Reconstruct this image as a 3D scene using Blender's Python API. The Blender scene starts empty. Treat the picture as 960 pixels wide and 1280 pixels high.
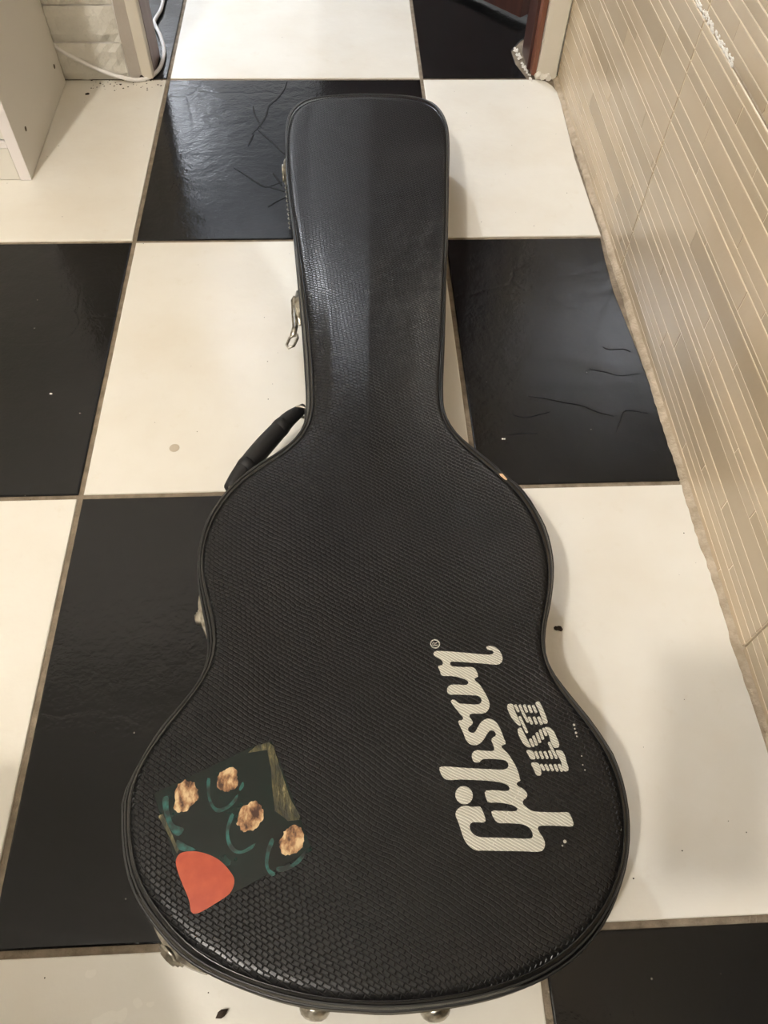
import bpy, bmesh, math, random
from mathutils import Vector, Matrix
from mathutils.geometry import tessellate_polygon
S = bpy.context.scene
COL = S.collection

# ---------------- camera ----------------
CX, CY, CZ, RX, RY, RZ, FPX = [0.30471, -1.40948, 0.72081, 0.58672, -0.02104, -0.04429, 964.2406]
cd = bpy.data.cameras.new('camera')
cd.sensor_fit = 'VERTICAL'; cd.sensor_height = 36.0; cd.lens = FPX/1280*36.0
cd.clip_start = 0.02
cam = bpy.data.objects.new('camera', cd); COL.objects.link(cam)
cam.location = (CX, CY, CZ); cam.rotation_euler = (RX, RY, RZ)
S.camera = cam

# ---------------- world, view ----------------
w = bpy.data.worlds.new('world'); S.world = w; w.use_nodes = True
w.node_tree.nodes['Background'].inputs[0].default_value = (.75, .8, .9, 1)
w.node_tree.nodes['Background'].inputs[1].default_value = .05
S.view_settings.view_transform = 'Standard'; S.view_settings.look = 'None'
S.view_settings.gamma = 1; S.view_settings.use_curve_mapping = False
S.view_settings.exposure = .98
LAMP_NEAR = dict(loc=(-.55, -1.98, 2.33), power=59.0, col=(1, .94, .86), r=.05)
LAMP_FAR = dict(loc=(-.70, 1.86, 2.33), power=78.0, col=(.91, .945, 1.0), r=.04)
LAMP_DEEP = dict(loc=(-.87, 4.13, 2.33), power=6.0, col=(.88, .93, 1.0), r=.05)

# ---------------- helpers ----------------
random.seed(7)
def tag(o, label=None, cat=None, group=None, kind=None):
    if label: o['label'] = label
    if cat: o['category'] = cat
    if group: o['group'] = group
    if kind: o['kind'] = kind
    return o
def empty(name, loc=(0,0,0)):
    o = bpy.data.objects.new(name, None); o.location = loc; o.empty_display_size = .05
    COL.objects.link(o); return o
def mesh_obj(name, verts, faces, mat=None, parent=None, smooth=False, world=True):
    me = bpy.data.meshes.new(name); me.from_pydata([tuple(v) for v in verts], [], faces)
    me.update()
    bm = bmesh.new(); bm.from_mesh(me); bmesh.ops.recalc_face_normals(bm, faces=bm.faces); bm.to_mesh(me); bm.free()
    if mat: me.materials.append(mat)
    if smooth:
        for f in me.polygons: f.use_smooth = True
    o = bpy.data.objects.new(name, me); COL.objects.link(o)
    if parent: attach(o, parent)
    return o
def wloc(o):
    v = Vector(o.location); p = o.parent
    while p: v = v + p.location; p = p.parent
    return v
def attach(o, parent):
    """verts were given in world metres; parents are never rotated"""
    o.parent = parent; o.location = -wloc_total(parent)
def wloc_total(p):
    v = Vector((0,0,0))
    while p: v = v + Vector(p.location); p = p.parent
    return v
def box(x0, x1, y0, y1, z0, z1, c=0.0):
    """box, optionally with chamfered edges"""
    if c <= 0:
        v = [(x,y,z) for z in (z0,z1) for y in (y0,y1) for x in (x0,x1)]
        f = [(0,2,3,1),(4,5,7,6),(0,1,5,4),(2,6,7,3),(0,4,6,2),(1,3,7,5)]
        return v, f
    bm = bmesh.new()
    v, f = box(x0,x1,y0,y1,z0,z1)
    vs = [bm.verts.new(p) for p in v]
    for q in f: bm.faces.new([vs[i] for i in q])
    bmesh.ops.bevel(bm, geom=bm.edges[:], offset=c, segments=1, affect='EDGES')
    bm.verts.index_update()
    r = ([tuple(p.co) for p in bm.verts], [tuple(p.index for p in q.verts) for q in bm.faces]); bm.free()
    return r
def merge(*vf):
    V = []; F = []
    for v, f in vf:
        n = len(V); V += list(v); F += [tuple(i+n for i in q) for q in f]
    return V, F
def prism(poly, z0, z1, axis='z'):
    """extruded 2D polygon; axis z -> (x,y), 'x' -> poly is (y,z), 'y' -> poly is (x,z)"""
    n = len(poly)
    tri = tessellate_polygon([[Vector((a,b,0)) for a,b in poly]])
    def P(a,b,h): return (a,b,h) if axis=='z' else ((h,a,b) if axis=='x' else (a,h,b))
    V = [P(a,b,z0) for a,b in poly] + [P(a,b,z1) for a,b in poly]
    F = [tuple(t) for t in tri] + [tuple(i+n for i in t) for t in tri]
    F += [(i,(i+1)%n,(i+1)%n+n,i+n) for i in range(n)]
    return V, F
def rings(rs, cap0=False, cap1=False):
    """list of equally long closed rings of 3D points"""
    n = len(rs[0]); V = [p for r in rs for p in r]; F = []
    for k in range(len(rs)-1):
        for i in range(n):
            j = (i+1)%n
            F.append((k*n+i, k*n+j, (k+1)*n+j, (k+1)*n+i))
    if cap0: F.append(tuple(range(n)))
    if cap1: F.append(tuple((len(rs)-1)*n+i for i in range(n)))
    return V, F
def tube(pts, rad, seg=10, closed=False, flat=1.0):
    pts = [Vector(p) for p in pts]; n = len(pts); R = []
    rr = rad if isinstance(rad, (list, tuple)) else [rad]*n
    up = Vector((0,0,1))
    for i, p in enumerate(pts):
        a = pts[(i-1)%n] if (closed or i>0) else p
        b = pts[(i+1)%n] if (closed or i<n-1) else p
        t = (b-a).normalized()
        s = t.cross(up)
        if s.length < 1e-4: s = t.cross(Vector((1,0,0)))
        s.normalize(); u = s.cross(t).normalized()
        R.append([p + (s*math.cos(2*math.pi*k/seg) + u*flat*math.sin(2*math.pi*k/seg))*rr[i] for k in range(seg)])
    if closed:
        R.append(R[0]); return rings(R)
    return rings(R, True, True)
def lathe(profile, centre, axis, seg=24):
    """profile: (radius, distance along axis)"""
    ax = Vector(axis).normalized(); c = Vector(centre)
    s = ax.cross(Vector((0,0,1)));
    if s.length < 1e-3: s = Vector((1,0,0))
    s.normalize(); u = ax.cross(s)
    R = [[c + ax*d + (s*math.cos(2*math.pi*k/seg)+u*math.sin(2*math.pi*k/seg))*max(r,1e-5) for k in range(seg)] for r,d in profile]
    return rings(R, True, True)
def smooth_path(pts, n, closed=False):
    """Catmull-Rom resample at even length; pts are tuples of any dimension"""
    P = [Vector(p) if len(p)==3 else Vector((p[0],p[1],0)) for p in pts]; m = len(P); dense = []
    rng = range(m) if closed else range(m-1)
    for i in rng:
        p0 = P[(i-1)%m] if (closed or i>0) else P[i]*2-P[i+1]
        p1 = P[i]; p2 = P[(i+1)%m]
        p3 = P[(i+2)%m] if (closed or i<m-2) else p2*2-p1
        a = max((p1-p0).length,1e-6)**.5; b = max((p2-p1).length,1e-6)**.5; c = max((p3-p2).length,1e-6)**.5
        m1 = (p1-p0)/a-(p2-p0)/(a+b)+(p2-p1)/b; m2 = (p2-p1)/b-(p3-p1)/(b+c)+(p3-p2)/c
        m1 *= b; m2 *= b
        for k in range(12):
            t = k/12
            dense.append((2*t**3-3*t*t+1)*p1+(t**3-2*t*t+t)*m1+(-2*t**3+3*t*t)*p2+(t**3-t*t)*m2)
    dense.append(P[0] if closed else P[-1])
    L = [0]
    for a, b in zip(dense, dense[1:]): L.append(L[-1]+(b-a).length)
    out = []; j = 0; cnt = n if closed else n-1
    for k in range(n):
        s = L[-1]*k/cnt
        while j < len(L)-2 and L[j+1] < s: j += 1
        t = (s-L[j])/max(L[j+1]-L[j],1e-9); out.append(dense[j].lerp(dense[j+1], min(max(t,0),1)))
    return out
mm = lambda l: [(a/10000, b/10000) for a,b in l]

# ---------------- materials ----------------
def mat(name, col=(.5,.5,.5), rough=.5, metal=0, spec=.5):
    m = bpy.data.materials.new(name); m.use_nodes = True
    b = m.node_tree.nodes['Principled BSDF']
    b.inputs['Base Color'].default_value = (*col,1); b.inputs['Roughness'].default_value = rough
    b.inputs['Metallic'].default_value = metal; b.inputs['Specular IOR Level'].default_value = spec
    return m
class NT:
    def __init__(s, m): s.t = m.node_tree; s.b = s.t.nodes['Principled BSDF']
    def n(s, typ, **kw):
        o = s.t.nodes.new(typ)
        for k, v in kw.items(): setattr(o, k, v)
        return o
    def l(s, a, b): s.t.links.new(a, b)
    def coord(s): return s.n('ShaderNodeTexCoord').outputs['Object']
    def noise(s, vec, scale, detail=3, rough=.55):
        o = s.n('ShaderNodeTexNoise'); o.inputs['Scale'].default_value = scale; o.inputs['Detail'].default_value = detail
        o.inputs['Roughness'].default_value = rough; s.l(vec, o.inputs['Vector']); return o
    def ramp(s, fac, stops):
        o = s.n('ShaderNodeValToRGB'); e = o.color_ramp.elements
        while len(e) < len(stops): e.new(.5)
        for el, (p, c) in zip(e, stops): el.position = p; el.color = (*c, 1) if len(c)==3 else c
        s.l(fac, o.inputs[0]); return o.outputs[0]
    def mix(s, fac, a, b, typ='MIX'):
        o = s.n('ShaderNodeMix', data_type='RGBA', blend_type=typ)
        if isinstance(fac, (int,float)): o.inputs[0].default_value = fac
        else: s.l(fac, o.inputs[0])
        for k, v in ((6,a),(7,b)):
            if isinstance(v, tuple): o.inputs[k].default_value = (*v,1)
            else: s.l(v, o.inputs[k])
        return o.outputs[2]
    def math(s, op, a, b=None, c=None):
        o = s.n('ShaderNodeMath', operation=op)
        for k, v in enumerate((a,b,c)):
            if v is None: continue
            if isinstance(v, (int,float)): o.inputs[k].default_value = v
            else: s.l(v, o.inputs[k])
        return o.outputs[0]
    def bump(s, h, dist, strength=1.0, prev=None):
        o = s.n('ShaderNodeBump'); o.inputs['Distance'].default_value = dist; o.inputs['Strength'].default_value = strength
        s.l(h, o.inputs['Height'])
        if prev: s.l(prev, o.inputs['Normal'])
        return o.outputs[0]
    def mapping(s, vec, rot=(0,0,0), scale=(1,1,1), loc=(0,0,0)):
        o = s.n('ShaderNodeMapping'); o.inputs['Rotation'].default_value = rot; o.inputs['Scale'].default_value = scale
        o.inputs['Location'].default_value = loc; s.l(vec, o.inputs['Vector']); return o.outputs[0]
    def rand(s): return s.n('ShaderNodeObjectInfo').outputs['Random']
    def shifted(s, amount=37.0):
        """object coordinates moved by the object's random number so tiles differ"""
        o = s.n('ShaderNodeVectorMath', operation='MULTIPLY_ADD')
        cmb = s.n('ShaderNodeCombineXYZ'); r = s.rand()
        for k in range(3): s.l(r, cmb.inputs[k])
        s.l(cmb.outputs[0], o.inputs[0]); o.inputs[1].default_value = (amount, amount*1.7, 0); s.l(s.coord(), o.inputs[2])
        return o.outputs[0]

def m_white_tile():
    m = mat('white_glazed_tile', (.8,.77,.68), .16); t = NT(m); c = t.shifted()
    n1 = t.noise(c, 7, 4); n2 = t.noise(c, 160, 2)
    col = t.ramp(n1.outputs[0], [(.3,(.75,.71,.62)),(.55,(.79,.765,.69)),(.8,(.82,.80,.735))])
    fine = t.noise(t.mapping(c, scale=(1,1,1)), 34, 5, .7)
    col = t.mix(t.ramp(fine.outputs[0], [(.60,(0,0,0)),(.78,(.35,.35,.35))]), col, (.66,.60,.47))
    v = t.n('ShaderNodeTexVoronoi'); v.inputs['Scale'].default_value = 16; t.l(c, v.inputs['Vector'])
    col = t.mix(t.ramp(v.outputs['Distance'], [(.0,(1,1,1)),(.030,(0,0,0))]), col, (.16,.13,.09))
    t.l(col, t.b.inputs['Base Color'])
    t.l(t.ramp(n1.outputs[0], [(.3,(.16,)*3),(.8,(.3,)*3)]), t.b.inputs['Roughness'])
    nb = t.noise(c, 45, 4)
    t.l(t.bump(nb.outputs[0], .0012, .35), t.b.inputs['Normal']); return m
def m_black_tile():
    m = mat('black_glazed_tile', (.012,.012,.013), .2, 0, .33); t = NT(m); c = t.shifted()
    n1 = t.noise(c, 5, 5, .6)
    d = t.noise(c, 6, 3)
    dist = t.n('ShaderNodeVectorMath', operation='MULTIPLY_ADD'); t.l(d.outputs['Color'], dist.inputs[0]); dist.inputs[1].default_value = (.12,.12,.12); t.l(c, dist.inputs[2])
    v = t.n('ShaderNodeTexVoronoi', feature='DISTANCE_TO_EDGE'); v.inputs['Scale'].default_value = 5.5; t.l(dist.outputs[0], v.inputs['Vector'])
    vein = t.ramp(v.outputs['Distance'], [(0,(1,1,1)),(.025,(0,0,0))])
    gate = t.ramp(t.noise(c, 3.3, 2).outputs[0], [(.5,(0,0,0)),(.62,(1,1,1))])
    h = t.math('MULTIPLY', vein, gate)
    col = t.ramp(n1.outputs[0], [(.35,(.004,.004,.0042)),(.7,(.008,.008,.0085))])
    sp = t.n('ShaderNodeTexVoronoi'); sp.inputs['Scale'].default_value = 28; t.l(c, sp.inputs['Vector'])
    col = t.mix(t.ramp(sp.outputs['Distance'], [(.0,(.6,)*3),(.03,(0,0,0))]), col, (.5,.47,.4))
    t.l(col, t.b.inputs['Base Color'])
    t.l(t.ramp(n1.outputs[0], [(.3,(.12,)*3),(.75,(.22,)*3)]), t.b.inputs['Roughness'])
    b1 = t.bump(h, -.0005, .25)
    b2 = t.bump(t.noise(c, 30, 5, .6).outputs[0], .0016, .5, b1)
    t.l(t.bump(t.noise(c, 260, 2).outputs[0], .00025, .5, b2), t.b.inputs['Normal']); return m
def m_grout(name, ca, cb):
    m = mat(name, ca, .85); t = NT(m); c = t.coord()
    t.l(t.ramp(t.noise(c, 60, 5).outputs[0], [(.35,ca),(.65,cb)]), t.b.inputs['Base Color'])
    t.l(t.bump(t.noise(c, 300, 4).outputs[0], .002, .8), t.b.inputs['Normal']); return m
def m_strip():
    m = mat('beige_marbled_ceramic', (.5,.4,.29), .18); t = NT(m); c = t.coord(); r = t.rand()
    st = t.mapping(c, rot=(0.5,0,0), scale=(1,.55,1.5))
    n1 = t.noise(st, 9, 1.5, .45)
    col = t.ramp(n1.outputs[0], [(.2,(.47,.375,.255)),(.8,(.575,.475,.345))])
    tint = t.ramp(r, [(0,(.86,.84,.80)),(.5,(1,1,1)),(1,(1.1,1.08,1.05))])
    t.l(t.mix(1, col, tint, 'MULTIPLY'), t.b.inputs['Base Color'])
    t.l(t.ramp(n1.outputs[0], [(.3,(.22,)*3),(.7,(.27,)*3)]), t.b.inputs['Roughness'])
    t.l(t.bump(t.noise(c, 70, 3).outputs[0], .0007, .5), t.b.inputs['Normal']); return m
def m_emboss(name, base, hatch=None, rough=.36, strength=1.0):
    """lizard-grain vinyl: small quads in slanting rows"""
    m = mat(name, base, rough, 0, .37); t = NT(m); c = t.coord()
    d = t.noise(c, 9, 3); dist = t.n('ShaderNodeVectorMath', operation='MULTIPLY_ADD')
    t.l(d.outputs['Color'], dist.inputs[0]); dist.inputs[1].default_value = (.016,.016,0); t.l(c, dist.inputs[2])
    d2 = t.noise(c, 120, 2); dd = t.n('ShaderNodeVectorMath', operation='MULTIPLY_ADD')
    t.l(d2.outputs['Color'], dd.inputs[0]); dd.inputs[1].default_value = (.0012,.0012,0); t.l(dist.outputs[0], dd.inputs[2])
    mp = t.mapping(dd.outputs[0], rot=(0,0,math.radians(33)))
    b = t.n('ShaderNodeTexBrick'); t.l(mp, b.inputs['Vector'])
    b.inputs['Scale'].default_value = 1; b.inputs['Brick Width'].default_value = .3 if hatch else .0054; b.inputs['Row Height'].default_value = .0021 if hatch else .0034
    b.inputs['Mortar Size'].default_value = .0007; b.inputs['Mortar Smooth'].default_value = 1; b.offset = .5
    h = t.math('SUBTRACT', 1.0, b.outputs['Fac'])
    fine = t.noise(c, 900, 2)
    b1 = t.bump(h, .0009, strength)
    t.l(t.bump(fine.outputs[0], .0001, .3, b1), t.b.inputs['Normal'])
    if hatch: t.l(t.mix(t.math('MULTIPLY', b.outputs['Fac'], .8), hatch[0], hatch[1]), t.b.inputs['Base Color'])
    else:
        wear = t.noise(c, 25, 4)
        t.l(t.ramp(wear.outputs[0], [(.4, base), (.75, tuple(x*1.5 for x in base))]), t.b.inputs['Base Color'])
    return m
def m_plaster(name, ca, cb, scale=30, dist=.003):
    m = mat(name, ca, .6); t = NT(m); c = t.coord()
    t.l(t.ramp(t.noise(c, 8, 4).outputs[0], [(.35,ca),(.7,cb)]), t.b.inputs['Base Color'])
    b1 = t.bump(t.noise(c, scale, 5, .6).outputs[0], dist, .7)
    t.l(b1, t.b.inputs['Normal']); return m
def m_wood(name, ca, cb, rough=.35):
    m = mat(name, ca, rough); t = NT(m); c = t.coord()
    mp = t.mapping(c, scale=(6,6,.6)); n = t.noise(mp, 8, 6, .65)
    t.l(t.ramp(n.outputs[0], [(.3,ca),(.7,cb)]), t.b.inputs['Base Color'])
    t.l(t.bump(n.outputs[0], .001, .3), t.b.inputs['Normal']); return m
M = {}
M['white'] = m_white_tile(); M['black'] = m_black_tile()
M['grout'] = m_grout('brown_grout', (.16,.125,.085), (.27,.22,.16))
M['bead'] = m_grout('tan_wall_grout', (.36,.29,.20), (.52,.43,.32))
M['joint'] = m_grout('wall_tile_grout', (.22,.17,.12), (.32,.26,.19))
M['creamgrout'] = mat('cream_groove', (.80,.69,.52), .4)
M['strip'] = m_strip()
M['lumps'] = m_plaster('white_filler', (.8,.76,.68), (.88,.85,.8), 90, .003)
M['vinyl'] = m_emboss('black_lizard_vinyl', (.0045,.0045,.005), None, .32, .75)
M['silver'] = m_emboss('worn_silver_print', (.5,.48,.42), ((.47,.455,.385),(.80,.78,.70)), .45, .6)
M['edge'] = mat('smooth_black_vinyl', (.005,.005,.0055), .26)
M['side'] = m_emboss('black_side_vinyl', (.009,.009,.010), None, .45, .6)
M['rubber'] = mat('black_plastic', (.012,.012,.012), .4)
M['leather'] = m_plaster('black_handle_leather', (.009,.009,.010), (.014,.014,.015), 120, .0006)
M['alu'] = mat('dull_aluminium', (.26,.25,.22), .5, 1)
M['nickel'] = mat('tarnished_nickel', (.55,.52,.46), .3, 1)
t = NT(M['nickel']); t.l(t.ramp(t.noise(t.coord(), 120, 3).outputs[0], [(.35,(.22,.20,.165)),(.6,(.50,.475,.41))]), t.b.inputs['Base Color'])
M['wallpaint'] = m_plaster('white_wall_paint', (.84,.825,.79), (.89,.875,.84), 25, .0015)
M['rough'] = m_plaster('rough_painted_masonry', (.66,.64,.57), (.76,.74,.67), 38, .008)
M['ceil'] = mat('ceiling_paint', (.82,.85,.92), .8)
M['ceilnear'] = mat('toned_ceiling_paint', (.74,.73,.70), .8)  # unseen near ceiling; tone chosen for shadow fill and what the case reflects
M['laminate'] = mat('white_laminate', (.74,.715,.65), .32)
M['lamedge'] = mat('lilac_white_edging', (.80,.76,.75), .35)
M['frame'] = m_plaster('cream_painted_wood', (.66,.61,.51), (.74,.70,.60), 20, .0012)
M['greyjamb'] = m_plaster('grey_mortar_strip', (.40,.36,.31), (.50,.45,.39), 40, .002)
M['mauve'] = m_wood('mauve_brown_jamb', (.20,.15,.15), (.30,.235,.23), .5)
M['doorwood'] = m_wood('dark_brown_door_wood', (.030,.012,.010), (.075,.028,.020), .35)
M['jambwood'] = m_wood('red_brown_jamb_wood', (.13,.042,.022), (.22,.08,.042), .4)
M['cable'] = mat('white_cable_plastic', (.80,.78,.76), .4)
M['sticker'] = mat('dark_green_glossy_print', (.008,.014,.012), .2)
t = NT(M['sticker']); c = t.coord()
t.l(t.mix(t.ramp(t.noise(c, 42, 6, .7).outputs[0], [(.54,(0,0,0)),(.70,(.75,.75,.75))]),
          t.ramp(t.noise(c, 15, 4).outputs[0], [(.4,(.004,.005,.005)),(.7,(.005,.014,.012))]), (.007,.034,.029)), t.b.inputs['Base Color'])
t.l(t.bump(t.noise(c, 200, 3).outputs[0], .0004, .5), t.b.inputs['Normal'])
M['tanprint'] = mat('tan_print', (.6,.4,.22), .3)
t = NT(M['tanprint']); c = t.coord()
t.l(t.ramp(t.noise(t.mapping(c, rot=(0,0,.4), scale=(1,.6,1)), 120, 4, .6).outputs[0], [(.40,(.05,.018,.010)),(.50,(.34,.18,.085)),(.60,(.62,.46,.26))]), t.b.inputs['Base Color'])
M['tealprint'] = mat('teal_print', (.02,.13,.115), .3)
t = NT(M['tealprint']); t.l(t.ramp(t.noise(t.coord(), 130, 3).outputs[0], [(.40,(.006,.012,.011)),(.68,(.02,.12,.105))]), t.b.inputs['Base Color'])
M['orange'] = mat('orange_red_print', (.58,.085,.03), .35)
t = NT(M['orange']); t.l(t.ramp(t.noise(t.coord(), 60, 4).outputs[0], [(.4,(.36,.048,.016)),(.7,(.45,.078,.026))]), t.b.inputs['Base Color'])
M['tape'] = mat('crinkled_olive_film', (.10,.085,.035), .3)
t = NT(M['tape']); c = t.coord()
tn = t.noise(t.mapping(c, rot=(0,0,.35), scale=(2.2,.6,1)), 110, 4, .7)
t.l(t.ramp(tn.outputs[0], [(.4,(.022,.022,.014)),(.58,(.075,.068,.030)),(.70,(.30,.26,.13))]), t.b.inputs['Base Color'])
t.l(t.bump(tn.outputs[0], .002, .8), t.b.inputs['Normal'])
M['chip'] = mat('bare_wood_chip', (.66,.42,.24), .7)
M['scuff'] = mat('grey_scuff', (.42,.40,.35), .6)
M['dirt'] = mat('dark_dirt_and_hole', (.035,.022,.014), .9)  # floor dirt, and the painted dark of the hole in the left frame
M['crackm'] = mat('crack_black', (.006,.006,.006), .6, 0, .15)
M['cap'] = mat('brown_cap', (.12,.095,.055), .5)
M['phone'] = mat('lamp_base_white', (.8,.8,.78), .4)
def m_lamp(name, col, strength):
    m = mat(name, (1,1,1), .5); b = m.node_tree.nodes['Principled BSDF']
    b.inputs['Emission Color'].default_value = (*col,1); b.inputs['Emission Strength'].default_value = strength
    return m

# ---------------- setting: floor ----------------
T = .45; G = .003
def shell(name, b, m, label=None):
    o = mesh_obj(name, *b, m); o['kind'] = 'structure'
    if label: o['label'] = label
    return o
floor = shell('floor', box(-2.6, 2.4, -3.4, 4.7, -.05, -.0022), M['grout'])
def tile_mesh(poly, name):
    """bevelled slab from a ccw polygon given relative to its own corner"""
    n = len(poly); c = Vector((sum(p[0] for p in poly)/n, sum(p[1] for p in poly)/n))
    def ring(ins, z, s=0):
        out = []
        for i in range(n):
            a = Vector(poly[i-1]); b = Vector(poly[i]); d = Vector(poly[(i+1)%n])
            e1 = (b-a).normalized(); e2 = (d-b).normalized()
            n1 = Vector((-e1.y,e1.x)); n2 = Vector((-e2.y,e2.x)); bis = (n1+n2)
            k = ins/max(.3, (1+n1.dot(n2))/1.0)
            q = b + bis*k
            out.append((q.x,q.y,z))
        return out
    rs = [ring(0,-.02), ring(0,-.0012), ring(.0005,-.0003), ring(.0016,0)]
    V = [p for r in rs for p in r]; F = []
    for k in range(3):
        for i in range(n):
            j = (i+1)%n; F.append((k*n+i,k*n+j,(k+1)*n+j,(k+1)*n+i))
    F.append(tuple(3*n+i for i in range(n)))
    me = bpy.data.meshes.new(name); me.from_pydata(V, [], F); me.update(); return me
full = [(G,G),(T-G,G),(T-G,T-G),(G,T-G)]
me_w = tile_mesh(full, 'tile_white'); me_w.materials.append(M['white'])
me_b = tile_mesh(full, 'tile_black'); me_b.materials.append(M['black'])
tiles = {}
XR = .687
for i in range(-5, 5):
    for j in range(-7, 10):
        if j < 0 and (i > 1 or i < -4): continue
        white = (i+j) % 2 == 0
        if i == 1 and j <= 0:
            wdt = XR-T
            if j == -1: poly = [(G,G),(wdt-.001,G),(wdt-.004,.2),(wdt+.003,T-.05),(wdt-.004,T-.024),(wdt-.014,T-.008),(wdt-.03,T-G),(G,T-G)]
            elif j == 0: poly = [(G,G),(.190,G),(.178,.05),(.176,.10),(.20,.14),(.26,.2),(.35,T-G),(G,T-G)]
            elif j == -2: poly = [(G,G),(wdt+.006,G),(wdt+.004,.10),(wdt-.001,.22),(wdt-.008,.33),(wdt-.006,.4),(wdt-.003,T-G),(G,T-G)]
            else: poly = [(G,G),(wdt+.005,G),(wdt+.003,.2),(wdt+.006,T-G),(G,T-G)]
            me = tile_mesh(poly, 'tile_cut'); me.materials.append(M['white'] if white else M['black'])
        else: me = me_w if white else me_b
        o = bpy.data.objects.new('tile', me); COL.objects.link(o); o.parent = floor
        o.location = (i*T, j*T, random.uniform(-.0003,.0002)); tiles[(i,j)] = o
# cracks in two of the black tiles (raised dark hairlines)
def hair(path, wdt, z0, z1):
    pts = smooth_path([(a,b) for a,b in path], max(6, len(path)*5)); n = len(pts); L = []; R = []
    for i, p in enumerate(pts):
        d = (pts[min(i+1,n-1)]-pts[max(i-1,0)]).normalized(); s = Vector((-d.y,d.x,0))
        w_ = wdt*(.35+.65*math.sin(math.pi*(i+.6)/(n+.2)))*random.uniform(.7,1.2)
        L.append((p.x+s.x*w_, p.y+s.y*w_)); R.append((p.x-s.x*w_, p.y-s.y*w_))
    V = []; F = []
    for i in range(n):
        V += [(*L[i],z0),(pts[i].x,pts[i].y,z1),(*R[i],z0)]
    for i in range(n-1):
        a = i*3; F += [(a,a+1,a+4,a+3),(a+1,a+2,a+5,a+4)]
    return V, F
for key, lst, wd in (((0,-1), [[(2096,-109),(2050,-376),(1937,-670),(1808,-893),(1769,-1206),(1695,-1449),(1620,-1629),(1560,-1747)],[(1535,-892),(1582,-1174),(1661,-1419),(1699,-1540)],[(1654,-1629),(1794,-1837),(1932,-2041),(2069,-2270),(2136,-2355)],[(1325,-2703),(1491,-2866),(1689,-3080),(1849,-3212),(2001,-3136),(2093,-3085)],[(1848,-3186),(2005,-3265),(2161,-3344)],[(1944,-2845),(2029,-3032),(2096,-3189)],[(2165,-3472),(2016,-3595),(1900,-3718)],[(1513,-2094),(1553,-1922),(1593,-1747)]], .0016), ((1,-2), [[(5293,-7623),(5521,-7674),(5745,-7746),(5937,-7795),(6117,-7908),(6303,-7978)],[(6156,-7186),(6355,-7238),(6515,-7303),(6800,-7272)],[(5050,-7924),(5208,-7971),(5380,-7932),(5519,-7893)],[(4942,-8238),(5139,-8222),(5317,-8227)],[(6282,-8232),(6367,-8066),(6471,-7896),(6745,-7946)],[(6412,-6783),(6473,-6833),(6686,-6838),(6764,-6889)]], .0006)):
    for l in lst:
        mesh_obj('crack', *hair(mm(l), wd, .0001, .0005 if wd > .001 else .0003), M['crackm'], tiles[key], True)

# ragged grout bead along the right wall
def bead():
    V = []; F = []; n = 420; y0 = -3.2; y1 = .0
    for k in range(n+1):
        y = y0+(y1-y0)*k/n
        e = .6878 + .0009*math.sin(y*9.)+random.uniform(-.0008,.0008)+.0008*math.sin(y*41)
        V += [(e,y,-.002),(e+.001,y,.0012+random.uniform(0,.0006)),(.6905,y,.0022+random.uniform(0,.001)),(.6955,y,.0050+random.uniform(-.0006,.001)),(.699,y,.0055)]
    for k in range(n):
        for q in range(4): a = k*5+q; F.append((a,a+1,a+6,a+5))
    return V, F
o = mesh_obj('grout_seam', *bead(), M['bead'], floor, True)

# ---------------- setting: right wall with relief tiles ----------------
XW = .695
wall_r = shell('wall_right', box(XW+.008, XW+.12, -3.4, .0, 0, 2.5), M['joint'])
ROWS = [0,.010,.024,.036,.048,.065,.091,.106,.116,.133,.153,.164,.188,.195,.220,.231,.248,.275,.288,.301,.321,.333]
JOIN = {17:[.07,.27],20:[.12,.33],19:[.15,.40],16:[.10,.44],12:[.19,.49],13:[.3],9:[.26],3:[.19,.38],4:[.19,.44],14:[.34,.11],10:[.34,.52],5:[.22],7:[.41],6:[.12,.48],15:[.25],18:[.47,.22],1:[.33],2:[.08,.5],8:[.30],11:[.16,.45],0:[.25,.49]}
TW, TH = .579, .3335
for col in range(6):
    yt = .048 - col*TW
    for row in range(7):
        zb = .001 + row*(TH+.0025)
        yA, yB = yt-TW+.0012, yt-.0012
        yB = min(yB, -.001)
        zA, zB = zb+.0008, zb+TH-(.001)
        if row == 0: zB -= .002
        if row == 1: zA += .002
        o = mesh_obj('ceramic_tile', *box(XW+.0006, XW+.0079, yA, yB, zA, zB, .0008), M['creamgrout'] if (row == 0 and col < 3) or (row == 1 and col < 2) else M['strip'], wall_r)
        if row > 1 or col > 2 or (row == 1 and col == 0 and False): continue
        if row == 1 and col > 1: continue
        for k in range(len(ROWS)-1):
            a, b = ROWS[k], ROWS[k+1]
            if row == 1: a, b = TH-.003-b, TH-.003-a
            s = TH/.3335
            z0 = zb+.0015+a*s; z1 = zb+.0015+b*s-.0014
            if z1 > zB: z1 = zB-.0006
            cuts = [0]+sorted(JOIN.get((k+row*4)%21, [.2]))+[TW-.0024]
            for c0, c1 in zip(cuts, cuts[1:]):
                ya = yB-c1+.0006; yb = yB-c0-.0006
                ya = max(ya, yA+.0004)
                dep = random.choice((.0004,.0006,.0008))
                mesh_obj('strip', *box(XW+.0006-dep, XW+.0012, ya, yb, z0, z1, .0003), M['strip'], o)
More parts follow.
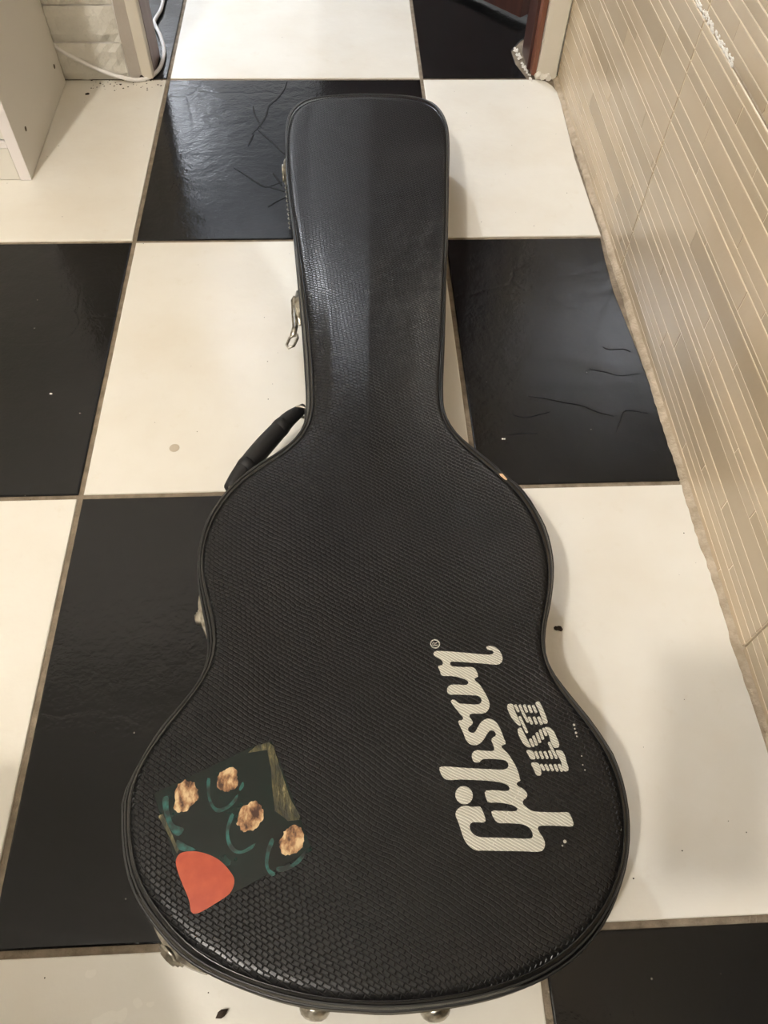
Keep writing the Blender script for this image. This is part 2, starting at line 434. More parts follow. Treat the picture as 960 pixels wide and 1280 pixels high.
# white filler lumps in the joint between the two rows
V = []; F = []
for k in range(170):
    y = -.44-.19*random.random()**.9; z = .3360+random.uniform(-.0030,.0030)
    V2, F2 = lathe([(random.uniform(.0012,.0028),-.002),(random.uniform(.0008,.002),.0002),(.0003,.0009)], (XW+.0005,y,z), (-1,0,0), 6)
    V2 = [Vector((2*XW-.0 - p.x if False else p.x, y+(p.y-y)*2.2, p.z)) for p in V2]
    V, F = merge((V,F),(V2,F2))
o = mesh_obj('filler_lumps', V, F, M['lumps'], wall_r, True); o['kind'] = 'stuff'; o['label'] = 'crumbly white filler in the tile joint'
mesh_obj('joint_filler', *box(XW+.0004, XW+.004, -1.9, -.001, .3335, .3385), M['bead'], wall_r)

# ---------------- setting: partition with the doorway ----------------
wb = shell('wall_back', box(-2.6, -.062, -.001, .085, 0, 2.5), M['wallpaint'])
# rough masonry face of blocks, painted over: courses with recessed joints
def rough_block(x0, x1, z0, z1, n=9):
    V = []; F = []
    nx = max(3, int((x1-x0)/.012)); nz = max(3, int((z1-z0)/.012))
    for a in range(nz+1):
        for b in range(nx+1):
            u = b/nx; v = a/nz
            e = min(u, 1-u, v, 1-v); d = .0045*min(1, e*10)**.5
            V.append((x0+(x1-x0)*u, -.0015-d-random.uniform(0,.0040)*(1 if random.random()<.5 else .3), z0+(z1-z0)*v))
    for a in range(nz):
        for b in range(nx):
            i = a*(nx+1)+b; F.append((i,i+1,i+nx+2,i+nx+1))
    m_ = len(V)
    V += [(x0,.002,z0),(x1,.002,z0),(x1,.002,z1),(x0,.002,z1)]
    F.append((m_,m_+3,m_+2,m_+1))
    return V, F
zz = 0.0; k = 0
for h in (.062,.058,.060,.066,.055,.06,.06,.06):
    xs = [-.062, -.19-.05*(k%2), -.40, -.62, -.84]
    for a, b in zip(xs, xs[1:]):
        mesh_obj('masonry_block', *rough_block(b+.0015, a-.0015-random.uniform(0,.004), zz+.001, zz+h-.001), M['rough'], wb)
    zz += h; k += 1
# mortar strip with wavy edges
def wavy(xa, xb, y0, y1, z1, amp, seed):
    rnd = random.Random(seed); n = 60; L = []; R = []
    for k in range(n+1):
        z = z1*k/n
        L.append((xa+amp*math.sin(z*31+seed)+rnd.uniform(-.0006,.0006), z)); R.append((xb+amp*math.sin(z*23+seed*2)+rnd.uniform(-.0006,.0006), z))
    return prism(L+R[::-1], y0, y1, 'y')
mesh_obj('mortar_strip', *wavy(-.0635,-.042,-.0045,.01,2.1,.0022,3), M['greyjamb'], wb)
t1 = shell('trim_1', box(-.0440,-.0245,-.0065,.012,.003,2.1,.0015), M['frame'], 'cream painted left door frame edge')
mesh_obj('jamb_board', *box(-.060,-.0238,.0125,.083,.0,2.1,.001), M['mauve'], t1)
mesh_obj('shaded_base_hole', *prism([(-.052,.0),(-.036,.0),(-.038,.005),(-.043,.010),(-.047,.008),(-.050,.003)], -.0075, -.0045, 'y'), M['dirt'], t1)  # dark plate on the frame stands for the shade inside a small hole
# right stub, jamb and header
wbr = shell('wall_back.001', box(.657,.80,.004,.085,0,2.5), M['wallpaint'])
V, F = wavy(.6565,.6925,-.004,.012,2.1,.0014,5)
mesh_obj('plaster_edge', V, F, M['frame'], wbr)
rb = []
for k in range(16):
    x = random.uniform(.655,.684); z = random.uniform(.001,.012)
    rb.append(lathe([(.0002,-.006),(random.uniform(.002,.004),-.002),(random.uniform(.003,.005),.002)], (x,-.004,z), (random.uniform(-.4,.4),-1,random.uniform(-.2,.5)), 6))
for k in range(34):
    y = random.uniform(-.01,.11); x = .644+.006*random.random()-(.012*min(1,max(0,y/.1)))
    rb.append(lathe([(.0002,.002),(random.uniform(.001,.002),.001),(random.uniform(.0018,.0032),-.001)], (x,y,.0), (random.uniform(-.3,.3),0,1), 6))
o = mesh_obj('plaster_crumbs', *merge(*rb), M['lumps'], wbr); o['kind'] = 'stuff'; o['label'] = 'broken white plaster at the foot of the frame'
t2 = shell('trim_2', box(.6475,.6562,.0005,.022,.004,2.1,.0015), M['jambwood'], 'red brown wooden right door jamb')
mesh_obj('jamb_board', *box(.6430,.6562,.0225,.086,.004,2.1,.001), M['doorwood'], t2)
hd = shell('wall_back.002', box(-.062,.657,.004,.085,2.1,2.5), M['doorwood'])
# open brown door
dr = empty('door_1', (.655,.20,0)); dr['kind'] = 'structure'; dr['label'] = 'dark brown wooden door swung open beyond the doorway'
dd = Vector((-.66,.75,0)).normalized(); dn = Vector((-dd.y,dd.x,0))
def door_piece(name, a0, a1, z0, z1, t0, t1, m):
    v, f = box(a0,a1,t0,t1,z0,z1,.001)
    mesh_obj(name, [Vector((.655,.20,0))+dd*p[0]+dn*p[1]+Vector((0,0,p[2])) for p in v], f, m, dr)
door_piece('door_leaf', 0, .62, .012, 2.05, -.035, 0, M['doorwood'])
for z0, z1 in ((.14,.85),(.98,1.9)):
    door_piece('door_panel', .10, .52, z0, z1, .0005, .008, M['doorwood'])

# ---------------- setting: the rest of both rooms ----------------
shell('wall_left', box(-2.6,-2.48,-3.4,.0,0,2.5), M['wallpaint'])
shell('wall_front', box(-2.6,.8,-3.5,-3.4,0,2.5), M['wallpaint'])
shell('ceiling', box(-2.7,2.5,-3.5,.04,2.5,2.6), M['ceilnear'])
shell('ceiling.001', box(-2.7,2.5,.04,4.8,2.5,2.6), M['ceil'])
shell('wall_left.001', box(-2.7,-2.6,.0,4.8,0,2.5), M['wallpaint'])
shell('wall_right.001', box(2.4,2.5,.085,4.8,0,2.5), M['wallpaint'])
shell('wall_back.003', box(-2.6,2.4,4.7,4.8,0,2.5), M['wallpaint'])
shell('wall_back.004', box(.80,2.4,.004,.085,0,2.5), M['wallpaint'])

# ---------------- lamps ----------------
def ceiling_lamp(d, label):
    x, y, z = d['loc']; r = d['r']
    root = empty('ceiling_lamp', (x,y,2.5)); tag(root, label, 'lamp')
    mesh_obj('ceiling_rose', *lathe([(.05,.0),(.05,-.012),(.028,-.022)], (x,y,2.499), (0,0,1), 24), M['phone'], root, True)
    mesh_obj('lamp_holder', *lathe([(.02,2.478-z),(.022,r+.03),(.018,r+.008)], (x,y,z), (0,0,1), 20), M['phone'], root, True)
    P = [(r*math.sin(a), -r*math.cos(a)) for a in [math.pi*k/12*.93 for k in range(13)]]
    area = 4*math.pi*r*r; st = d['power']/(math.pi*area)
    mesh_obj('bulb', *lathe(P, (x,y,z), (0,0,1), 24), m_lamp('bulb_glow', d['col'], st), root, True)
ceiling_lamp(LAMP_NEAR, 'warm white round bulb on the ceiling behind the camera')
ceiling_lamp(LAMP_FAR, 'cool white round bulb on the far room ceiling, nearer the doorway')
ceiling_lamp(LAMP_DEEP, 'cool white round bulb on the far room ceiling, deepest in')

# ---------------- guitar case ----------------
case = empty('guitar_case', (.33,-.85,0))
tag(case, 'long black guitar case lying flat on the black and white tiled floor', 'guitar case')
NP = 260
out = smooth_path(mm([(2258,-4260),(2237,-3681),(2226,-3025),(2282,-2636),(2457,-2348),(2737,-2224),(3093,-2161),(3475,-2147),(3895,-2172),(4224,-2243),(4446,-2404),(4560,-2651),(4614,-3000),(4607,-3400),(4512,-4380),(4446,-5046),(4373,-5733),(4306,-6310),(4215,-7171),(4141,-7826),(4091,-8277),(4079,-8557),(4115,-8740),(4189,-8913),(4328,-9095),(4549,-9354),(4647,-9490),(4747,-9603),(4836,-9774),(4890,-9927),(4939,-10092),(4959,-10264),(4959,-10447),(4947,-10569),(4908,-10756),(4840,-10986),(4786,-11137),(4747,-11285),(4731,-11403),(4740,-11521),(4777,-11626),(4843,-11752),(4925,-11891),(5024,-12057),(5091,-12199),(5150,-12346),(5181,-12572),(5178,-12748),(5159,-12892),(5124,-13031),(5068,-13178),(4999,-13308),(4892,-13469),(4782,-13597),(4608,-13739),(4369,-13865),(4097,-13949),(3784,-14002),(3433,-14029),(3200,-14032),(2974,-14011),(2726,-13984),(2449,-13925),(2168,-13832),(1914,-13725),(1736,-13614),(1571,-13461),(1452,-13330),(1366,-13205),(1297,-13060),(1240,-12874),(1205,-12669),(1190,-12539),(1216,-12429),(1255,-12325),(1321,-12174),(1413,-11990),(1539,-11815),(1667,-11630),(1737,-11473),(1757,-11323),(1736,-11150),(1682,-10928),(1625,-10694),(1593,-10469),(1585,-10295),(1596,-10153),(1626,-9971),(1683,-9804),(1772,-9634),(1889,-9470),(2081,-9273),(2280,-9123),(2458,-8948),(2556,-8754),(2583,-8541),(2563,-7974),(2523,-7336),(2441,-6276),(2377,-5489),(2317,-4894)]), NP, True)
inn0 = smooth_path(mm([(2313,-4477),(2288,-3911),(2280,-3352),(2335,-2954),(2495,-2673),(2743,-2541),(3091,-2487),(3464,-2478),(3872,-2502),(4182,-2571),(4386,-2728),(4488,-2946),(4541,-3286),(4528,-3695),(4447,-4594),(4384,-5245),(4314,-5917),(4249,-6481),(4157,-7323),(4075,-7963),(4028,-8405),(4015,-8712),(4053,-8911),(4130,-9074),(4270,-9246),(4479,-9498),(4576,-9620),(4672,-9740),(4752,-9906),(4801,-10048),(4846,-10215),(4864,-10386),(4874,-10560),(4865,-10663),(4829,-10837),(4761,-11054),(4705,-11201),(4664,-11346),(4647,-11473),(4662,-11598),(4700,-11708),(4768,-11831),(4852,-11965),(4952,-12131),(5014,-12266),(5071,-12403),(5103,-12616),(5098,-12785),(5081,-12919),(5046,-13049),(4992,-13186),(4924,-13308),(4818,-13447),(4709,-13551),(4546,-13679),(4320,-13802),(4061,-13886),(3761,-13939),(3429,-13964),(3211,-13966),(2994,-13952),(2733,-13917),(2460,-13850),(2182,-13762),(1943,-13646),(1777,-13532),(1640,-13401),(1522,-13262),(1449,-13180),(1376,-13025),(1325,-12842),(1295,-12664),(1289,-12551),(1294,-12431),(1331,-12316),(1392,-12199),(1482,-12047),(1594,-11893),(1715,-11713),(1803,-11575),(1859,-11433),(1859,-11248),(1807,-11016),(1727,-10771),(1670,-10567),(1652,-10397),(1659,-10258),(1690,-10090),(1746,-9928),(1826,-9771),(1940,-9602),(2120,-9430),(2314,-9279),(2505,-9125),(2626,-8927),(2669,-8666),(2661,-8112),(2621,-7487),(2524,-6449),(2443,-5679),(2369,-5098)]), NP*4, True)
# match every outline point with the nearest inner point (kept in order)
inn = []
for p in out:
    q = min(inn0, key=lambda s: (s-p).length); inn.append(q.copy())
for _ in range(3): inn = [(inn[i-1]+inn[i]*2+inn[(i+1)%NP])/4 for i in range(NP)]
nrm = []
ar = sum(out[i].x*out[(i+1)%NP].y-out[(i+1)%NP].x*out[i].y for i in range(NP))
for i in range(NP):
    d = (out[(i+1)%NP]-out[i-1]).normalized(); n_ = Vector((-d.y,d.x,0))
    if ar < 0: n_ = -n_
    nrm.append(n_)          # inward
def ring_at(d, z): return [Vector((p.x+n_.x*d, p.y+n_.y*d, z)) for p, n_ in zip(out, nrm)]
def ring_mix(t, z): return [Vector((p.x*(1-t)+q.x*t, p.y*(1-t)+q.y*t, z)) for p, q in zip(out, inn)]
bd = lambda p: p
base_r = [ring_at(.010,.001), ring_at(.004,.004), ring_at(.002,.010), ring_at(.0022,.050)]
mesh_obj('base_shell', *rings(base_r, True, True), M['side'], case, True)
def valr(z):
    q = []
    for p, n_ in zip(out, nrm):
        w_ = min(1, max(0, (-1.27-p.y)/.08)); d = .0007-.0019*w_*w_*(3-2*w_); q.append(Vector((p.x+n_.x*d, p.y+n_.y*d, z)))
    return q
mesh_obj('valance', *rings([ring_at(.003,.0495), valr(.0498), valr(.0555), ring_at(.003,.0560)]), M['alu'], case, True)
lid = mesh_obj('lid', *rings([ring_at(.004,.0562), ring_at(.0006,.0562), ring_at(.0004,.083), ring_at(.0012,.0862), ring_mix(.22,.0905), ring_mix(.55,.0950), ring_mix(.85,.0982), ring_mix(.97,.0990), ring_mix(1.0,.0986)]), M['edge'], case, True)
lid['label'] = 'smooth black rolled edge of the lid'
mesh_obj('edge_piping', *tube(ring_at(.0010,.0862), .0014, 8, True), M['rubber'], case, True)
mesh_obj('edge_piping', *tube([p+Vector((0,0,.0003)) for p in ring_mix(.5,.0945)], .0009, 6, True), M['rubber'], case, True)
# the embossed face: rings shrinking towards a spine; the neck is gently arched
xc = lambda y: .321 + (y+1.0)*.036
def crown(x, y, s):
    k = min(1, max(0, (y+1.02)/.20)); k = k*k*(3-2*k)
    k2 = min(1, max(0, (-.50-y)/.22)); k2 = .30+.70*k2*k2*(3-2*k2)
    hw = .085
    u = min(1, abs(x-(xc(y)))/hw)
    return k*k2*.0100*(1-u**1.15)
fr = []; NR = 26
for k in range(NR+1):
    s = k/NR; r = []
    for q in inn:
        sy = min(max(q.y, -1.28), -.28); sx = xc(sy)
        x = q.x+(sx-q.x)*s; y = q.y+(sy-q.y)*s
        z = .1-.0016*max(0,1-s*14)**2
        z += crown(x, y, s)*min(1, s*3)
        r.append(Vector((x,y,z)))
    fr.append(r)
face = mesh_obj('lid_face', *rings([[Vector((p.x,p.y,.0950)) for p in fr[0]]]+fr), M['vinyl'], case, True)
face['label'] = 'black vinyl face embossed with lizard grain'
# lettering, a thin print on the face
def flat(name, poly, m, h0=.0999, h1=.10025, parent=case):
    return mesh_obj(name, *prism(poly, h0, h1), m, parent)
GH = .10045
logo = flat('logo_lettering', [(p.x,p.y) for p in smooth_path(mm([(3722,-11454),(3731,-11440),(3746,-11434),(3789,-11435),(3987,-11457),(4193,-11483),(4232,-11479),(4244,-11466),(4243,-11449),(4225,-11441),(4194,-11436),(4184,-11412),(4202,-11404),(4245,-11407),(4282,-11432),(4307,-11475),(4313,-11526),(4300,-11557),(4268,-11574),(4182,-11567),(4097,-11556),(4012,-11547),(3884,-11535),(3862,-11537),(3855,-11555),(3867,-11575),(3956,-11588),(4058,-11599),(4084,-11671),(4079,-11685),(4057,-11687),(4051,-11706),(4085,-11743),(4113,-11796),(4139,-11858),(4153,-11915),(4145,-11953),(4120,-11986),(4089,-11998),(3990,-11997),(3972,-12010),(3981,-12036),(3998,-12072),(3979,-12094),(3953,-12114),(3954,-12143),(3977,-12156),(4002,-12153),(4035,-12109),(4064,-12072),(4100,-12049),(4134,-12044),(4173,-12060),(4201,-12098),(4220,-12149),(4236,-12215),(4245,-12252),(4229,-12263),(4213,-12263),(4205,-12279),(4224,-12303),(4252,-12336),(4278,-12385),(4302,-12441),(4317,-12504),(4319,-12539),(4323,-12551),(4302,-12556),(4286,-12572),(4297,-12589),(4334,-12612),(4354,-12636),(4361,-12659),(4347,-12681),(4321,-12698),(4316,-12724),(4337,-12747),(4372,-12775),(4410,-12785),(4455,-12790),(4579,-12798),(4660,-12802),(4669,-12816),(4683,-12893),(4673,-12902),(4563,-12894),(4448,-12889),(4416,-12891),(4404,-12904),(4410,-12932),(4434,-12976),(4442,-13012),(4435,-13040),(4416,-13064),(4381,-13071),(4268,-13063),(4005,-13048),(3908,-13040),(3873,-13017),(3840,-12974),(3825,-12930),(3806,-12851),(3786,-12777),(3801,-12748),(3834,-12726),(3866,-12720),(3919,-12731),(3981,-12732),(3994,-12756),(4012,-12834),(4003,-12846),(3907,-12844),(3888,-12861),(3886,-12890),(3905,-12926),(3934,-12945),(3971,-12953),(4077,-12960),(4198,-12969),(4319,-12977),(4350,-12973),(4360,-12945),(4351,-12916),(4325,-12886),(4281,-12871),(4182,-12860),(4102,-12854),(4088,-12840),(4066,-12770),(4140,-12769),(4256,-12774),(4271,-12763),(4260,-12744),(4201,-12720),(4124,-12706),(4047,-12700),(4038,-12676),(4033,-12619),(4073,-12613),(4120,-12614),(4218,-12621),(4230,-12604),(4219,-12581),(4175,-12560),(4097,-12543),(3980,-12531),(3862,-12521),(3725,-12510),(3693,-12422),(3737,-12417),(3871,-12431),(3950,-12439),(4069,-12449),(4188,-12458),(4225,-12452),(4243,-12431),(4240,-12399),(4239,-12403),(4225,-12387),(4198,-12380),(4046,-12370),(4029,-12380),(4011,-12393),(3972,-12388),(3959,-12357),(3963,-12325),(3981,-12306),(4006,-12298),(4062,-12304),(4139,-12307),(4148,-12292),(4141,-12252),(4131,-12219),(4148,-12199),(4170,-12188),(4175,-12168),(4162,-12147),(4139,-12139),(4116,-12153),(4073,-12209),(4036,-12244),(3994,-12257),(3955,-12246),(3926,-12211),(3913,-12162),(3895,-12112),(3878,-12053),(3893,-12048),(3914,-12048),(3922,-12025),(3906,-12004),(3870,-11951),(3848,-11916),(3833,-11877),(3861,-11872),(3876,-11883),(3899,-11906),(3940,-11911),(4065,-11918),(4087,-11900),(4091,-11874),(4084,-11861),(4065,-11845),(4015,-11839),(3898,-11828),(3819,-11821),(3810,-11785),(3821,-11759),(3847,-11743),(3890,-11742),(3983,-11746),(3998,-11726),(3987,-11708),(3938,-11684),(3863,-11664),(3775,-11654),(3765,-11615),(3752,-11571),(3786,-11566),(3797,-11548),(3790,-11521),(3750,-11492),(3725,-11473)]), 620, True)], M['silver'], .0999, GH)
logo['label'] = 'silver script lettering reading Gibson'
gx, gy = [c/10000 for c in (3866,-12641)]
mesh_obj('letter_dot', *prism([(gx+.0068*math.cos(a), gy+.0068*math.sin(a)) for a in [math.tau*k/28 for k in range(28)]], .0999, GH), M['silver'], logo)
rx, ry = (3743,-11366)[0] if isinstance((3743,-11366)[0], tuple) else (3743,-11366)
rx /= 10000; ry /= 10000
o1 = [Vector((rx+.0043*math.cos(math.tau*k/28), ry+.0043*math.sin(math.tau*k/28), .0999)) for k in range(28)]
o2 = [Vector((p.x,p.y,GH)) for p in o1]
i2 = [Vector((rx+(p.x-rx)*.78, ry+(p.y-ry)*.78, GH)) for p in o1]; i1 = [Vector((p.x,p.y,.0999)) for p in i2]
reg = mesh_obj('registered_mark', *rings([o1,o2,i2,i1]), M['silver'], case)
reg['label'] = 'small circled R mark'
# R reads with its top towards -x
def rstroke(pts, w_):
    out_ = []
    for (a,b),(c_,d_) in zip(pts, pts[1:]):
        v = Vector((c_-a,d_-b)); n_ = Vector((-v.y,v.x)).normalized()*w_/2; e = v.normalized()*w_*.3
        P = [Vector((a,b))-e+n_, Vector((a,b))-e-n_, Vector((c_,d_))+e-n_, Vector((c_,d_))+e+n_]
        out_.append(prism([(p.x,p.y) for p in P], .0999, GH))
    return merge(*out_)
RT = lambda u, v: (rx-v*.0020, ry+u*.0016)     # u right of the letter = +y, v up = -x
mesh_obj('letter', *merge(rstroke([RT(-.8,-1),RT(-.8,1)], .0006), rstroke([RT(-.8,1),RT(.4,1),RT(.8,.55),RT(.4,.1),RT(-.8,.1)], .0006), rstroke([RT(.1,.1),RT(.9,-1)], .0006)), M['silver'], reg)
usa = empty('country_lettering', (0,0,0)); usa.parent = case; usa.location = -Vector(case.location)
usa['label'] = 'striped silver lettering reading USA'
for l in [[(4306,-11929),(4344,-11929),(4351,-11959),(4357,-11991),(4364,-12016),(4378,-12059),(4389,-12108),(4378,-12111),(4351,-12086),(4322,-12043),(4304,-11993),(4297,-11957)],[(4360,-12138),(4386,-12129),(4401,-12164),(4421,-12219),(4435,-12260),(4444,-12288),(4424,-12290),(4393,-12266),(4372,-12224),(4358,-12176)],[(4585,-12133),(4619,-12136),(4648,-12166),(4666,-12222),(4677,-12276),(4667,-12299),(4633,-12300),(4615,-12260),(4607,-12206),(4594,-12164)],[(4405,-12316),(4451,-12321),(4465,-12382),(4431,-12384),(4417,-12357)],[(4642,-12325),(4689,-12330),(4706,-12364),(4713,-12424),(4719,-12464),(4712,-12486),(4681,-12488),(4670,-12455),(4670,-12416),(4659,-12383),(4647,-12356)],[(4428,-12417),(4482,-12419),(4497,-12468),(4488,-12513),(4457,-12511),(4442,-12469)]]:
    mesh_obj('letter_piece', *prism([(p.x,p.y) for p in smooth_path(mm(l), 60, True)], .0999, GH), M['silver'], usa)
for l, w_ in [([(4367,-11940),(4383,-11990)],23),([(4404,-11941),(4421,-12004),(4449,-12081)],21),([(4442,-11943),(4453,-11996)],23),([(4480,-11948),(4491,-12000)],23),([(4515,-11950),(4530,-12003)],23),([(4556,-11929),(4574,-11982),(4586,-12039),(4595,-12089)],39),([(4466,-12047),(4481,-12096)],23),([(4507,-12048),(4519,-12097)],23),([(4545,-12050),(4560,-12102)],25),([(4390,-12040),(4405,-12088),(4429,-12167)],22),([(4449,-12229),(4464,-12280)],23),([(4479,-12206),(4493,-12271)],23),([(4510,-12180),(4523,-12251)],23),([(4541,-12158),(4551,-12225)],23),([(4571,-12145),(4583,-12196)],23),([(4597,-12261),(4636,-12383)],22),([(4477,-12331),(4489,-12377)],23),([(4514,-12332),(4526,-12379)],23),([(4551,-12334),(4563,-12380)],23),([(4589,-12328),(4600,-12382)],22),([(4506,-12434),(4521,-12471)],23),([(4542,-12436),(4554,-12475)],23),([(4578,-12437),(4590,-12477)],23),([(4615,-12439),(4627,-12481)],23),([(4649,-12440),(4663,-12483)],23)]:
    w_ /= 10000; pts = smooth_path(mm(l), 8 if len(l) > 2 else 2); L = []; R = []
    n = len(pts)
    for i, p in enumerate(pts):
        d = (pts[min(i+1,n-1)]-pts[max(i-1,0)]).normalized(); s = Vector((-d.y,d.x,0))*w_/2
        L.append(p+s); R.append(p-s)
    d1 = (pts[-1]-pts[-2]).normalized(); d0 = (pts[0]-pts[1]).normalized()
    def cap(c, d): return [c+(d*math.sin(a)*.8+Vector((-d.y,d.x,0))*-math.cos(a)*-1)*w_/2 for a in (math.pi*.8,math.pi*.65,math.pi*.5,math.pi*.35,math.pi*.2)]
    endc = [pts[-1]+(d1*math.sin(a)*.75+Vector((-d1.y,d1.x,0))*math.cos(a))*w_/2 for a in (.5,1.0,1.57,2.14,2.64)]
    stc = [pts[0]+(d0*math.sin(a)*.75+Vector((-d0.y,d0.x,0))*math.cos(a))*w_/2 for a in (.5,1.0,1.57,2.14,2.64)]
    poly = [(p.x,p.y) for p in L+endc+R[::-1]+stc]
    mesh_obj('letter_piece', *prism(poly, .0999, GH), M['silver'], usa)
# worn sticker, generic print
st = flat('sticker', mm([(2361,-12165),(2688,-12993),(2465,-13094),(2168,-13237),(1836,-13378),(1702,-13073),(1464,-12534),(1806,-12384),(2184,-12210)]), M['sticker'], .0999, .1003); st['label'] = 'worn dark green sticker with tan patches and orange corner'
for l in [[(1637,-12484),(1679,-12440),(1766,-12462),(1806,-12521),(1801,-12595),(1761,-12653),(1704,-12694),(1649,-12670),(1628,-12589)],[(1960,-12405),(2023,-12361),(2078,-12371),(2103,-12441),(2095,-12509),(2013,-12551),(1946,-12489)],[(2165,-12654),(2239,-12620),(2303,-12674),(2324,-12748),(2279,-12811),(2176,-12854),(2120,-12798),(2130,-12711)],[(2476,-12855),(2543,-12815),(2612,-12839),(2628,-12918),(2599,-12986),(2503,-13024),(2437,-12966)]]:
    c0 = sum((Vector((*p,0)) for p in mm(l)), Vector())/len(l); f = 0
    pp = []
    for k, p in enumerate(smooth_path(mm(l), 44, True)):
        f = .55*f+random.uniform(-.10,.07); pp.append(c0+(p-c0)*(1+f))
    flat('tan_patch', [(p.x,p.y) for p in pp], M['tanprint'], .1001, .10042, st)
for l in [[(1539,-12570),(1576,-12557),(1595,-12661),(1644,-12764),(1723,-12803),(1690,-12851),(1635,-12821),(1570,-12704)],[(1869,-12432),(1888,-12433),(1899,-12569),(1959,-12661),(2042,-12642),(2113,-12563),(2108,-12607),(2044,-12671),(1962,-12694),(1895,-12614)],[(2076,-12702),(2092,-12710),(2062,-12838),(2090,-12924),(2153,-12975),(2269,-12924),(2241,-12965),(2139,-12995),(2070,-12951),(2039,-12823)],[(2387,-12894),(2403,-12908),(2370,-13019),(2373,-13101),(2425,-13143),(2397,-13158),(2347,-13093),(2353,-12962)],[(2424,-13103),(2541,-13080),(2643,-12988),(2615,-13056),(2542,-13108),(2454,-13131)],[(2156,-12504),(2147,-12474),(2119,-12526),(2127,-12541)],[(1678,-12879),(1756,-12917),(1826,-12955),(1738,-12958),(1684,-12935)]]:
    flat('teal_streak', [(p.x,p.y) for p in smooth_path(mm(l), 40, True)], M['tealprint'], .1001, .10038, st)
flat('orange_patch', [(p.x,p.y) for p in smooth_path(mm([(1685,-13018),(1710,-12975),(1797,-12963),(1902,-12983),(2002,-13031),(2080,-13102),(2124,-13171),(2104,-13250),(2029,-13303),(1843,-13379),(1806,-13290),(1708,-13100)]), 70, True)], M['orange'], .1001, .10045, st)
for l in ([(2174,-12249),(2235,-12196),(2337,-12171),(2375,-12201),(2449,-12424),(2524,-12624),(2595,-12744),(2588,-12773),(2504,-12777),(2458,-12739),(2403,-12700),(2374,-12513),(2361,-12374),(2324,-12231)], [(1517,-12701),(1553,-12688),(1636,-12835),(1700,-12950),(1688,-12977),(1624,-12863)]):
    o = flat('peeling_film', mm(l), M['tape'], .1001, .1005, st)
# chip and scuffs
mesh_obj('wood_chip', *prism(mm([(4540,-9538),(4573,-9539),(4612,-9610),(4595,-9619),(4558,-9589)]), .094, .0986), M['chip'], case)['label'] = 'bare tan wood where the vinyl is chipped'
sc = []
for k, (x, y) in enumerate(mm([(4828,-12120),(4828,-12153),(4832,-12187),(4833,-12216),(4843,-12375),(4839,-12445),(4848,-12486),(4595,-13008),(4572,-13036),(4494,-3286),(4501,-3735),(4234,-2504)])):
    r = (.0011,.0008,.0010,.0007,.0006,.0006,.0006,.0014,.0007,.0014,.001,.0018)[k]
    sc.append(lathe([(r*.9,.0),(r,.0006),(r*.3,.0009)], (x,y,.0996 if k < 9 else .0950), (0,0,1), 7))
o = mesh_obj('scuff_marks', *merge(*sc), M['scuff'], case); o['kind'] = 'stuff'; o['label'] = 'tiny pale scuff marks'
# hardware on the side
outd = smooth_path(mm([(2258,-4260),(2237,-3681),(2226,-3025),(2282,-2636),(2457,-2348),(2737,-2224),(3093,-2161),(3475,-2147),(3895,-2172),(4224,-2243),(4446,-2404),(4560,-2651),(4614,-3000),(4607,-3400),(4512,-4380),(4446,-5046),(4373,-5733),(4306,-6310),(4215,-7171),(4141,-7826),(4091,-8277),(4079,-8557),(4115,-8740),(4189,-8913),(4328,-9095),(4549,-9354),(4647,-9490),(4747,-9603),(4836,-9774),(4890,-9927),(4939,-10092),(4959,-10264),(4959,-10447),(4947,-10569),(4908,-10756),(4840,-10986),(4786,-11137),(4747,-11285),(4731,-11403),(4740,-11521),(4777,-11626),(4843,-11752),(4925,-11891),(5024,-12057),(5091,-12199),(5150,-12346),(5181,-12572),(5178,-12748),(5159,-12892),(5124,-13031),(5068,-13178),(4999,-13308),(4892,-13469),(4782,-13597),(4608,-13739),(4369,-13865),(4097,-13949),(3784,-14002),(3433,-14029),(3200,-14032),(2974,-14011),(2726,-13984),(2449,-13925),(2168,-13832),(1914,-13725),(1736,-13614),(1571,-13461),(1452,-13330),(1366,-13205),(1297,-13060),(1240,-12874),(1205,-12669),(1190,-12539),(1216,-12429),(1255,-12325),(1321,-12174),(1413,-11990),(1539,-11815),(1667,-11630),(1737,-11473),(1757,-11323),(1736,-11150),(1682,-10928),(1625,-10694),(1593,-10469),(1585,-10295),(1596,-10153),(1626,-9971),(1683,-9804),(1772,-9634),(1889,-9470),(2081,-9273),(2280,-9123),(2458,-8948),(2556,-8754),(2583,-8541),(2563,-7974),(2523,-7336),(2441,-6276),(2377,-5489),(2317,-4894)]), NP*8, True)
def side_frame(x, y):
    i = min(range(NP), key=lambda k: (out[k].x-x)**2+(out[k].y-y)**2)
    n_ = -nrm[i]; t_ = Vector((-n_.y,n_.x,0)); return out[i].copy(), n_, t_
